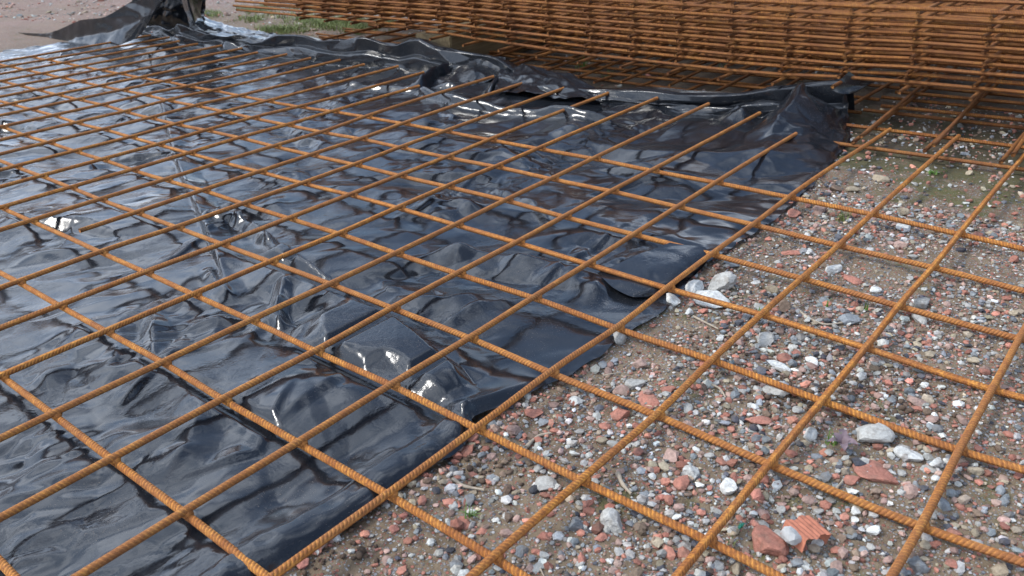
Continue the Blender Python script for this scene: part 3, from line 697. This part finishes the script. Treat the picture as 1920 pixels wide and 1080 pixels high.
WOOD = mat_wood('weathered_timber', (.11, .075, .035), (.24, .175, .09))
def box(name, lo, hi, mat, parent=None, jit=.004, bev=.006):
    import bmesh
    bm = bmesh.new(); bmesh.ops.create_cube(bm, size=1.0)
    for v in bm.verts:
        for i in range(3): v.co[i] = (hi[i]-lo[i])*v.co[i]+random.uniform(-jit, jit)
    bmesh.ops.bevel(bm, geom=bm.edges[:], offset=bev, segments=2, affect='EDGES')
    me = bpy.data.meshes.new(name); bm.to_mesh(me); bm.free(); me.materials.append(mat)
    return link(name, me, parent, [(lo[i]+hi[i])/2 for i in range(3)])
random.seed(4)
tag(box('timber_block', (2.47, 2.80, -.045), (4.4, 3.03, .120), WOOD), 'weathered tan timber block propping up the left part of the stack', 'timber block')
tag(box('timber_block', (2.47, -.42, -.045), (4.4, -.20, .105), WOOD), 'weathered timber block under the right end of the stack', 'timber block')

# ------------------------------------------------------------------ stones
def ico(sub):
    import bmesh
    bm = bmesh.new(); bmesh.ops.create_icosphere(bm, subdivisions=sub, radius=1); bm.verts.ensure_lookup_table()
    V = np.array([v.co[:] for v in bm.verts]); Fc = np.array([[v.index for v in f.verts] for f in bm.faces]); bm.free(); return V, Fc
ICO = {k: ico(k) for k in (1, 2, 3)}
def rock(sub, seed, cuts=9, lo=.55, hi=.85):
    r = np.random.RandomState(seed); V, Fc = ICO[sub]; V = V.copy()
    for _ in range(cuts):
        n = r.randn(3); n /= np.linalg.norm(n); d = r.uniform(lo, hi); s = V@n; m = s > d; V[m] -= np.outer(s[m]-d, n)
    V += r.randn(*V.shape)*.018
    V *= np.array([1, r.uniform(.62, .95), r.uniform(.5, .8)]); V /= abs(V[:, :2]).max(); return V, Fc
COL = {'brick': (.36, .155, .11), 'pink': (.36, .24, .195), 'grey': (.38, .365, .33), 'blue': (.20, .21, .215), 'tan': (.33, .27, .19), 'dark': (.075, .075, .085), 'white': (.54, .53, .49), 'brown': (.20, .14, .10)}
def film_edge(x): return np.interp(x, ex, ey)
# -- gravel nobody could count
def scatter(name, n, region, rmed, rsig, rmax, seed, cls_w, sub=1, keep=None, dens=.3, flat=.7, mat=STONE, nshape=24, sink=.35):
    r = np.random.RandomState(seed); N0 = int(n*3.5)
    x = r.uniform(region[0], region[1], N0); y = r.uniform(region[2], region[3], N0)
    m = (fbm(x, y, seed, .30, 3)+r.uniform(-.6, .6, N0)) > -dens
    m &= ~((y > film_edge(x)+.012) & (x < 2.35))
    d = np.stack([x, y, 0*x-.04], -1)-np.array(CAM); zc = d@np.array(fw); u = 960+F_PX*(d@np.array(rt))/np.maximum(zc, .01); v = 540-F_PX*(d@np.array(up))/np.maximum(zc, .01)
    m &= (zc > 0) & (u > -120) & (u < 2040) & (v > -120) & (v < 1200)
    if keep is None and region[0] < 0: m &= (x < 1.78+.12*vnoise(x, y, 5, .15)) | (r.rand(N0) < .16)
    if keep is not None: m &= keep(x, y)
    i = np.nonzero(m)[0][:n]; x, y = x[i], y[i]; k = len(i)
    rad = np.minimum(rmed*np.exp(r.randn(k)*rsig), rmax)
    shapes = [rock(sub, 900+j, 7)[0] for j in range(nshape)]; Fb = ICO[sub][1]; S = np.array(shapes)[r.randint(0, nshape, k)]
    th = r.uniform(0, 2*math.pi, k); c, s_ = np.cos(th), np.sin(th)
    tilt = r.uniform(-.5, .5, (k, 2))
    W = S*rad[:, None, None]; W[..., 2] *= r.uniform(flat*.7, 1.1, k)[:, None]
    X_ = W[..., 0]*c[:, None]-W[..., 1]*s_[:, None]; Y_ = W[..., 0]*s_[:, None]+W[..., 1]*c[:, None]; Z_ = W[..., 2]+X_*tilt[:, :1]*.6+Y_*tilt[:, 1:]*.6
    X_ = X_+x[:, None]; Y_ = Y_+y[:, None]; Z_ = Z_+(ground_z(x, y)+rad*sink)[:, None]
    V = np.stack([X_, Y_, Z_], -1); nv = V.shape[1]
    Fc = (Fb[None]+(np.arange(k)*nv)[:, None, None]).reshape(-1, 3)
    names = list(cls_w); p = np.array([cls_w[q] for q in names]); cc = np.array([COL[q] for q in names])[r.choice(len(names), k, p=p/p.sum())]
    cc = cc*np.exp(r.randn(k, 1)*.24)*(1+r.randn(k, 3)*.018)
    return tag(link(name, mesh(name, V.reshape(-1, 3), Fc, [mat], False, None, np.repeat(np.clip(cc, .02, .8), nv, 0))), kind='stuff')
MIX = {'brick': .22, 'pink': .17, 'grey': .22, 'blue': .15, 'tan': .09, 'dark': .06, 'white': .045, 'brown': .08}
scatter('gravel', 31000, (-.35, 2.9, -1.1, .92), .0023, .42, .0050, 101, MIX, 1, dens=.30)
scatter('gravel', 10000, (-.35, 2.9, -1.1, .92), .0058, .32, .0108, 102, MIX, 1, dens=.25)
scatter('gravel', 3200, (2.0, 5.5, -.6, 4.0), .0055, .45, .015, 103, dict(MIX, pink=.3, tan=.2), 1, dens=.1)
scatter('gravel', 14000, (2.3, 11, 3.2, 14), .009, .5, .035, 104, dict(MIX, pink=.5, brick=.25, grey=.3, white=.1, blue=.05, dark=.03), 1, dens=.25, sink=.1)

# -- the stones one can point at: photo pixel of the foot, width in photo pixels, kind, flatness, label
NAMED = [
 (1353, 546, 56, 'grey', .7, 'pale grey angular rock just right of the sheet edge, beside the long white slab'),
 (1300, 552, 58, 'white', .55, 'white concrete lump right at the plastic edge, above the long slab'),
 (1325, 574, 92, 'white', .38, 'long white speckled concrete slab beside the plastic edge'),
 (1261, 574, 38, 'white', .8, 'round white lump nearest the plastic edge, left of the long slab'),
 (1292, 592, 26, 'white', .7, 'little white stone just below the long concrete slab'),
 (1376, 502, 46, 'blue', .35, 'flat dark grey slate sliver by the torn corner of the plastic'),
 (1447, 550, 28, 'tan', .8, 'yellowish tan round pebble right of the pale grey rock'),
 (1536, 403, 32, 'pink', .8, 'pink wedge-shaped stone under the upper bars, right of the sheet'),
 (1488, 408, 40, 'brick', .35, 'thin dark red tile sliver close to the sheet, above the gravel'),
 (1691, 405, 34, 'tan', .8, 'cream block-shaped stone near the mossy strip at the right'),
 (1649, 343, 44, 'tan', .5, 'flat beige stone at the edge of the mossy strip'),
 (1599, 362, 28, 'tan', .7, 'beige rounded stone with a flat top near the bar tip'),
 (1567, 361, 30, 'brown', .7, 'brown stone among pebbles close to the sheet corner'),
 (1563, 512, 36, 'white', .6, 'smooth bluish white oval pebble between the upper right bars'),
 (1596, 530, 40, 'brick', .35, 'flat bright red tile chip below the smooth oval pebble'),
 (1547, 570, 30, 'blue', .7, 'dark grey stone beside a grass sprout, between the bars'),
 (1468, 586, 34, 'brown', .8, 'grey brown knobbly stone beside the curled twig'),
 (1590, 610, 44, 'blue', .7, 'blue grey faceted stone right of the curled twig'),
 (1722, 608, 36, 'grey', .8, 'grey speckled square stone near the right side, above the brick piece'),
 (1727, 577, 42, 'grey', .7, 'grey stone against the bar at the far right'),
 (1639, 550, 32, 'white', .5, 'whitish flat stone leaning beside the third bar'),
 (1696, 433, 42, 'white', .4, 'whitish crumbly slab at the upper right'),
 (1483, 481, 40, 'brick', .35, 'red slab of brick next to a small white block near the sheet'),
 (1517, 479, 27, 'white', .6, 'small white block right of a red brick slab'),
 (1686, 466, 36, 'pink', .6, 'pinkish red brick lump at the upper right under the bars'),
 (1160, 644, 42, 'grey', .8, 'grey rock touching the sheet edge beneath a crossing bar'),
 (1200, 690, 32, 'pink', .7, 'pink and white mottled stone below the sheet edge'),
 (1191, 728, 40, 'grey', .6, 'whitish grey angular stone in the middle gravel'),
 (1164, 740, 34, 'pink', .5, 'pinkish flat pebble left of the whitish angular stone'),
 (1080, 757, 34, 'white', .5, 'white flat pebble right of the sheet corner fold'),
 (1000, 784, 42, 'brick', .5, 'red brick piece just below the folded sheet corner'),
 (962, 815, 34, 'pink', .7, 'dusky pink cube-shaped stone below the red brick piece'),
 (1215, 756, 60, 'brick', .3, 'broad flat red brick scrap sunk in the soil beneath a bar'),
 (1164, 787, 38, 'brick', .7, 'crumbly red lump beside a flat red chip'),
 (1135, 803, 28, 'brick', .4, 'flat red chip left of the crumbly red lump'),
 (1024, 918, 46, 'grey', .6, 'pale lumpy mortar piece in the lower middle gravel'),
 (1080, 997, 40, 'blue', .9, 'blue grey upright rock near the bottom, left of the pale angular one'),
 (1149, 991, 52, 'grey', .75, 'pale grey angular rock near the bottom of the picture'),
 (1104, 948, 36, 'brick', .6, 'rounded red brick stone above the pale angular rock'),
 (755, 880, 30, 'white', .4, 'flat pale chip beside the front edge of the sheet'),
 (1209, 935, 28, 'blue', .6, 'blue slate chip beside a short dry twig'),
 (1011, 885, 27, 'grey', .7, 'bluish white rough pebble beneath the bar crossing'),
 (1126, 1014, 29, 'brick', .6, 'dull red stone below the pale angular rock'),
 (1142, 1058, 28, 'white', .6, 'white lump at the bottom, below the dull red stone'),
 (1631, 828, 82, 'grey', .6, 'large pale rock beside a withered purple weed at the right'),
 (1518, 826, 40, 'white', .8, 'white rock left of the withered purple weed'),
 (1293, 894, 42, 'white', .75, 'round white rock in the lower middle of the gravel'),
 (1367, 925, 52, 'white', .6, 'rough white limestone lump right of the round white rock'),
 (1258, 861, 42, 'pink', .6, 'salmon pink wedge of brick above the round white rock'),
 (1253, 945, 28, 'brick', .8, 'dark pink stone below the salmon wedge'),
 (1442, 1032, 84, 'brick', .55, 'biggest red stone, near the bottom below the ribbed brick fragment'),
 (1460, 697, 52, 'white', .35, 'flat white stone under the fifth bar from the bottom right'),
 (1455, 742, 50, 'grey', .6, 'pale stone beside the dug-up soil clod'),
 (1420, 798, 54, 'brick', .4, 'dull red flat brick scrap left of a bar'),
 (1433, 648, 44, 'grey', .5, 'mid grey flat angular stone right of the long red bar crossing'),
 (1471, 679, 34, 'brick', .6, 'bright red chunk touching the flat white stone'),
 (1522, 683, 32, 'white', .45, 'whitish flat chip right of the bright red chunk'),
 (1722, 762, 42, 'pink', .4, 'pink tilted slab at the far right'),
 (1731, 730, 30, 'white', .8, 'white lump above the pink tilted slab'),
 (1704, 863, 58, 'white', .5, 'wide white rock at the lower right between two bars'),
 (1755, 879, 40, 'white', .7, 'white rock at the right, next to the wide one'),
 (1611, 877, 32, 'dark', .7, 'dark blue black pebble below the large pale rock'),
 (1642, 902, 84, 'brick', .25, 'long thin red tile scrap below the dark pebble'),
 (1598, 907, 34, 'brick', .5, 'red chip at the left end of the long tile scrap'),
 (1604, 965, 26, 'white', .7, 'creamy white quartz pebble near the lower right bar'),
 (1467, 1013, 38, 'grey', .5, 'grey rounded stone touching the biggest red stone'),
 (1709, 927, 34, 'pink', .4, 'pink tilted chip at the lower right'),
 (1253, 735, 30, 'brick', .4, 'small red flake between the two middle bars'),
 (590, 1035, 44, 'pink', .4, 'pink brick flake near the bottom left, beside the last bar'),
 (620, 1002, 30, 'white', .35, 'pale flat chip close to the rolled front hem'),
]
rr_ = np.random.RandomState(77)
MESHES = {}
def stone_mesh(kind, var, sub=2):
    key = (kind, var, sub)
    if key not in MESHES:
        V, Fc = rock(sub, hash_(kind)+var*13, 10, .5, .82)
        c = np.array(COL[kind])*(1+.12*((var*37) % 5-2)/2); r2 = np.random.RandomState(var+5)
        cc = np.clip(c[None]*(1+r2.randn(len(V), 1)*.07), .02, .85)
        MESHES[key] = mesh('stone', V, Fc, [STONE], False, None, cc)
    return MESHES[key]
def hash_(s): return sum(ord(c)*(i+3) for i, c in enumerate(s))
def bar_gap(x, y):
    """largest stone half height that still passes under the bars above (x, y)"""
    dA = abs(y-.2*round(y/.2)); dB = abs(x-.2*round(x/.2)); return min(dA, dB)
placed = []
def put_stone(u, v, wpx, kind, fl, label, group=None, name='stone', var=None, sub=3):
    p = at(u, v, -.04); gz_ = float(ground_z(np.array(p.x), np.array(p.y))); p = at(u, v-wpx*.12, gz_)
    dist = (p-CAM).dot(fw); w = wpx/F_PX*dist/2
    var = rr_.randint(6) if var is None else var
    hz = w*fl
    o = link(name, stone_mesh(kind, var, sub), None, (p.x, p.y, gz_+hz*.38), (rr_.uniform(-.22, .22), rr_.uniform(-.22, .22), rr_.uniform(0, 6.28)), (w*1.0, w*1.0, hz*1.25))
    tag(o, label, 'stone', group); placed.append((p.x, p.y, w)); return o
for u, v, wpx, kind, fl, label in NAMED: put_stone(u, v, wpx, kind, fl, label, 'loose stones in the rubble')
KINDS = {'brick': ('brick_chip', 'small broken chip of red brick loose in the rubble'), 'pink': ('stone', 'small dusty pink stone loose in the rubble'),
         'grey': ('stone', 'small light grey stone loose in the rubble'), 'blue': ('stone', 'small blue grey stone loose in the rubble'),
         'tan': ('stone', 'small tan stone loose in the rubble'), 'white': ('stone', 'small white stone loose in the rubble'), 'dark': ('stone', 'small nearly black stone loose in the rubble')}
import re
def short(lab):
    t = re.split(r',| (?:just|right|left|beside|at|near|below|above|under|by|next|in|between|from|touching|close|leaning|among|beneath|on|with|against|sunk) ', lab)[0]
    return t
refs = {}
for u, v, wpx, kind, fl, label in NAMED:
    k_ = short(label); refs.setdefault(k_, []).append((u, v))
refs = [(k_, p_[0]) for k_, p_ in refs.items() if len(p_) == 1 and 2 <= len(k_.split()) <= 6]
used = set()
def where(u, v):
    """where a small stone lies, told by the named stones around it"""
    for k_, (a, b) in sorted(refs, key=lambda r_: (r_[1][0]-u)**2+((r_[1][1]-v)*1.3)**2)[:5]:
        dx, dy = u-a, (v-b)*1.3; d = math.hypot(dx, dy)
        rel = ('right of' if dx > 0 else 'left of') if abs(dx) > abs(dy)*1.6 else ('below' if dy > 0 else 'above') if abs(dy) > abs(dx)*1.6 else ('below and right of' if dx > 0 else 'below and left of') if dy > 0 else ('above and right of' if dx > 0 else 'above and left of')
        yield ('just ' if d < 45 else '')+rel+' the '+k_
n_ = 0; tries = 0
WORD = {'brick': 'red brick chip', 'pink': 'dusty pink stone', 'grey': 'light grey stone', 'blue': 'blue grey stone', 'tan': 'tan stone', 'white': 'white stone', 'dark': 'blackish stone'}
names = list(WORD); pw = np.array([.26, .17, .22, .13, .08, .10, .04])
while n_ < 226 and tries < 20000:
    tries += 1
    u, v = rr_.uniform(420, 1915), rr_.uniform(300, 1076)
    p = at(u, v, -.042)
    if p.y > film_edge(p.x)-.02 or p.x > 2.1: continue
    rad = min(.0086*math.exp(rr_.randn()*.30), .0165)
    if rr_.rand() > (.35+.65*min(1, max(0, (u-700)/500))): continue
    if any((p.x-a)**2+(p.y-b)**2 < (c+rad)**2*1.3 for a, b, c in placed): continue
    kind = names[rr_.choice(7, p=pw)]; fl = rr_.uniform(.4, .75)
    wpx = 2*rad*F_PX/(p-CAM).dot(fw)
    size = 'tiny' if rad < .0062 else 'small' if rad < .0092 else 'smallish'
    shp = 'flat ' if fl < .52 else 'chunky ' if fl > .66 else ''
    lab = None
    for w_ in where(u, v):
        t = '%s %s%s %s' % (size, shp, WORD[kind], w_)
        if t not in used and len(t.split()) <= 16: lab = t; break
    if not lab: continue
    used.add(lab)
    put_stone(u, v, wpx, kind, fl, lab, 'small stones in the rubble', 'brick_chip' if kind == 'brick' else 'stone', None, 2); n_ += 1

# the ribbed brick fragment: red face with grooves, grey mortar on its side
BR = mat_plain('hollow_brick_red', (.42, .15, .085), .9, .35); MO = mat_plain('old_mortar_grey', (.36, .35, .33), .95, .25)
p = at(1510, 1000, -.030); fr = empty('brick_fragment', (p.x, p.y, p.z))
fr.rotation_euler = (.12, .25, math.radians(-18)); tag(fr, 'fragment of ribbed red hollow brick with mortar on one side, near the bottom', 'brick fragment')
prof = []
for k in range(13): prof.append((-.024+.004*k, .010+(.0012 if k % 2 else 0)))
prof = [(-.024, -.01)]+prof+[(.024, -.01)]
Vb = np.array([[x, yy+.0022*math.sin(i*.9+j*2), z] for j, yy in enumerate((-.019, -.006, .007, .019)) for i, (x, z) in enumerate(prof)]); npf = len(prof)
Fb_ = grid_faces(4, npf)
link('brick', mesh('brick', Vb, [Fb_, ], [BR], False), fr)
Vc, Fc_ = rock(2, 5, 8); link('mortar', mesh('mortar', Vc*np.array([.012, .022, .016]), Fc_, [MO], False), fr, (-.028, 0, .002))
GL = Nodes('green_glass').set(Base_Color=(.02, .30, .16), Roughness=.15, Transmission_Weight=.5)
V_, F_ = rock(2, 15, 8); p = at(1389, 985, -.036)
tag(link('glass_shard', mesh('glass_shard', V_*np.array([.008, .007, .004]), F_, [GL], False), None, p), 'tiny bright green glass shard left of the biggest red stone', 'glass shard')

# clods of dug-up soil
SD = mat_plain('dark_loose_soil', (.085, .055, .036), .97, .5)
def clods():
    r = np.random.RandomState(3); c = []
    for (u, v, sp, n) in ((1530, 700, 70, 260), (1660, 740, 80, 240), (1490, 740, 40, 120), (880, 860, 60, 120), (1330, 640, 50, 70), (640, 1040, 60, 60)):
        for _ in range(n):
            c.append((u+r.randn()*sp, v+r.randn()*sp*.35))
    Vs, Fs = [], []; nv = 0
    for u, v in c:
        q = at(u, v, -.038)
        if q.y > film_edge(q.x)-.01: continue
        V, Fc = rock(1, r.randint(40), 5); s = min(.0026*math.exp(r.randn()*.5), .007)
        th = r.uniform(0, 6.28); R_ = np.array([[math.cos(th), -math.sin(th), 0], [math.sin(th), math.cos(th), 0], [0, 0, 1]])
        Vs.append((V*s)@R_.T+np.array([q.x, q.y, float(ground_z(np.array(q.x), np.array(q.y)))+s*.5])); Fs.append(Fc+nv); nv += len(V)
    tag(link('soil_crumbs', mesh('soil_crumbs', np.concatenate(Vs), np.concatenate(Fs), [SD], True)), kind='stuff')
clods()

# ------------------------------------------------------------------ twigs, grass, weeds
TW = mat_plain('dry_grey_twig', (.33, .27, .20), .9, .3)
def twig(pix, r, label, zo=.004, fork=None):
    pts = []
    for u, v in pix:
        q = at(u, v, -.036); pts.append((q.x, q.y, float(ground_z(np.array(q.x), np.array(q.y)))+zo))
    pts = np.array(pts); q = np.linspace(0, len(pts)-1, 18); Y = interp(np.arange(len(pts)), pts, q)
    V, Fc, uv = tube(Y, r, 7, bulge=np.linspace(1, .55, 18)*(1+.12*np.sin(q*7)))
    o = Y[0]; return tag(link('twig', mesh('twig', V-o, Fc, [TW], True), None, o), label, 'twig', 'dry twigs in the gravel')
twig([(848, 890), (870, 902), (907, 909)], .0032, 'pale bare twig lying on soil in the lower middle')
twig([(1158, 884), (1168, 905), (1184, 921)], .0040, 'short thick grey twig beside the blue slate chip')
twig([(1490, 565), (1515, 590), (1548, 601), (1585, 595), (1600, 580)], .0028, 'long curled grey twig between the upper right stones')
twig([(985, 830), (1010, 808), (1050, 803)], .0032, 'forked grey root piece below the folded sheet corner')
twig([(1130, 703), (1162, 699)], .0014, 'thin straw lying just below the sheet edge')
twig([(1008, 1045), (1020, 1072)], .0016, 'thin twig at the bottom edge of the gravel')
twig([(1332, 718), (1350, 727), (1361, 744)], .0026, 'pale bent twig on bare soil in the middle of the gravel')
twig([(1567, 910), (1582, 892)], .0022, 'straight splinter beside the long thin tile scrap')
twig([(1300, 590), (1330, 607), (1347, 616)], .0024, 'dark splinter of bark below the long concrete slab')
GR = Nodes('grass_blades').set(Base_Color=(.09, .17, .03), Roughness=.6, Specular_IOR_Level=.3)
GRL = Nodes('pale_grass').set(Base_Color=(.16, .19, .06), Roughness=.6, Specular_IOR_Level=.3)
def blades(n, L, spread, seed, w=.0011, droop=.5):
    r = np.random.RandomState(seed); V, Fc = [], []; nv = 0
    for _ in range(n):
        a = r.uniform(0, 6.28); lean = r.uniform(.15, 1.0)*droop; l = L*r.uniform(.5, 1.1); b = np.array([r.randn()*spread, r.randn()*spread, 0]); d = np.array([math.cos(a), math.sin(a), 0]); sd = np.array([-d[1], d[0], 0])
        for k in range(5):
            t = k/4; c = b+d*l*(lean*t*t)+np.array([0, 0, l*t*(1-.35*lean*t)]); ww = w*(1-t)+.0002
            V += [c-sd*ww, c+sd*ww]
        Fc += [[nv+2*k, nv+2*k+1, nv+2*k+3, nv+2*k+2] for k in range(4)]; nv += 10
    return np.array(V), np.array(Fc)
def tuft(u, v, n, L, spread, label, z=-.04, mat=GR, w=.0011, droop=.7, seed=None):
    q = at(u, v, z); V, Fc = blades(n, L, spread, seed or int(u), w, droop)
    return tag(link('grass_tuft', mesh('grass_tuft', V, Fc, [mat], True), None, (q.x, q.y, z)), label, 'grass tuft', 'grass tufts in the rubble')
tuft(1580, 412, 34, .035, .010, 'small spreading grass tuft in gravel at the upper right', mat=GRL, droop=1.5)
tuft(883, 968, 16, .018, .003, 'tiny green grass sprout on bare soil in the lower middle', droop=1.4)
tuft(1557, 832, 12, .030, .004, 'thin grass sprout left of the withered purple weed')
tuft(1552, 575, 7, .022, .003, 'single bright sprout beside a dark grey stone')
tuft(1622, 580, 9, .022, .003, 'upright green sprout left of a grey stone by the bar')
tuft(1425, 585, 14, .014, .006, 'low patch of grass blades beneath the second bar')
tuft(1372, 1022, 8, .012, .004, 'tiny pale grass blades left of the green glass', mat=GRL)
tuft(757, 870, 9, .012, .004, 'tiny green blades by the front hem of the sheet', mat=GRL)
tuft(1092, 136, 26, .09, .014, 'long dark green grass tuft growing under the stack, left one', w=.0016, z=-.04, droop=.6)
tuft(1137, 152, 18, .055, .012, 'shorter grass tuft under the stack, just above the sheet', w=.0015)
tuft(1360, 128, 12, .06, .02, 'thin grass blades in the dark under the stack', w=.0012)
tuft(1755, 325, 14, .022, .012, 'low weed with round leaves in the mossy strip at the right', w=.003, droop=1.6)
# withered weed
WD = mat_plain('withered_purple_leaf', (.16, .11, .12), .8, .3)
p = at(1578, 838, -.038); wd = empty('withered_weed', (p.x, p.y, p.z+.004)); tag(wd, 'withered purple grey weed with flat leaves against the large pale rock', 'weed')
for k, (a, l) in enumerate(((.3, .03), (1.2, .022), (2.4, .026), (3.6, .03), (4.8, .024), (5.6, .018))):
    V, Fc = [], []
    for i in range(7):
        t = i/6; wv = .0062*math.sin(math.pi*min(1, .12+t*.88))**.7; V += [(t*l, -wv, .010*math.sin(t*2.6)), (t*l, 0, .010*math.sin(t*2.6)-.0015), (t*l, wv, .010*math.sin(t*2.6)+.001)]
    V = np.array(V); link('leaf', mesh('leaf', V, grid_faces(7, 3), [WD], True), wd, (0, 0, 0), (0, -.15, a))
# far grass at the upper left, clumps on the pink gravel
def far_grass():
    r = np.random.RandomState(12); Vs, Fs = [], []; nv = 0
    proto = [blades(14, .045, .022, 50+k, .0022, .9) for k in range(6)]
    for (u, v, su, sv, n) in ((396, 30, 9, 2.5, 40), (535, 62, 22, 3, 90), (620, 48, 30, 6, 150), (640, 18, 40, 5, 70), (480, 22, 22, 4, 40), (700, 52, 30, 5, 70), (560, 38, 30, 4, 40), (470, 40, 14, 3, 24), (668, 62, 12, 3, 40)):
        for _ in range(n):
            q = at(u+r.randn()*su, v+r.randn()*sv, -.05)
            if q.x > 12 or q.x < 2.5: continue
            V, Fc = proto[r.randint(6)]; s = r.uniform(.5, 1.2); th = r.uniform(0, 6.28); R_ = np.array([[math.cos(th), -math.sin(th), 0], [math.sin(th), math.cos(th), 0], [0, 0, 1]])
            Vs.append((V*s)@R_.T+np.array([q.x, q.y, float(ground_z(np.array(q.x), np.array(q.y)))])); Fs.append(Fc+nv); nv += len(V)
    tag(link('grass', mesh('grass', np.concatenate(Vs), np.concatenate(Fs), [GRL], True)), kind='stuff')
far_grass()

_t = 0
for o_ in bpy.data.objects:
    if o_.type == 'MESH': _t += len(o_.data.loops)-2*len(o_.data.polygons)
print('tris incl copies', _t, 'unique', sum(len(m_.loops)-2*len(m_.polygons) for m_ in bpy.data.meshes))

print('built', round(time.time()-T0, 1), 'tris', sum(sum(len(p.vertices)-2 for p in m.polygons) for m in bpy.data.meshes if len(m.polygons) < 4000))
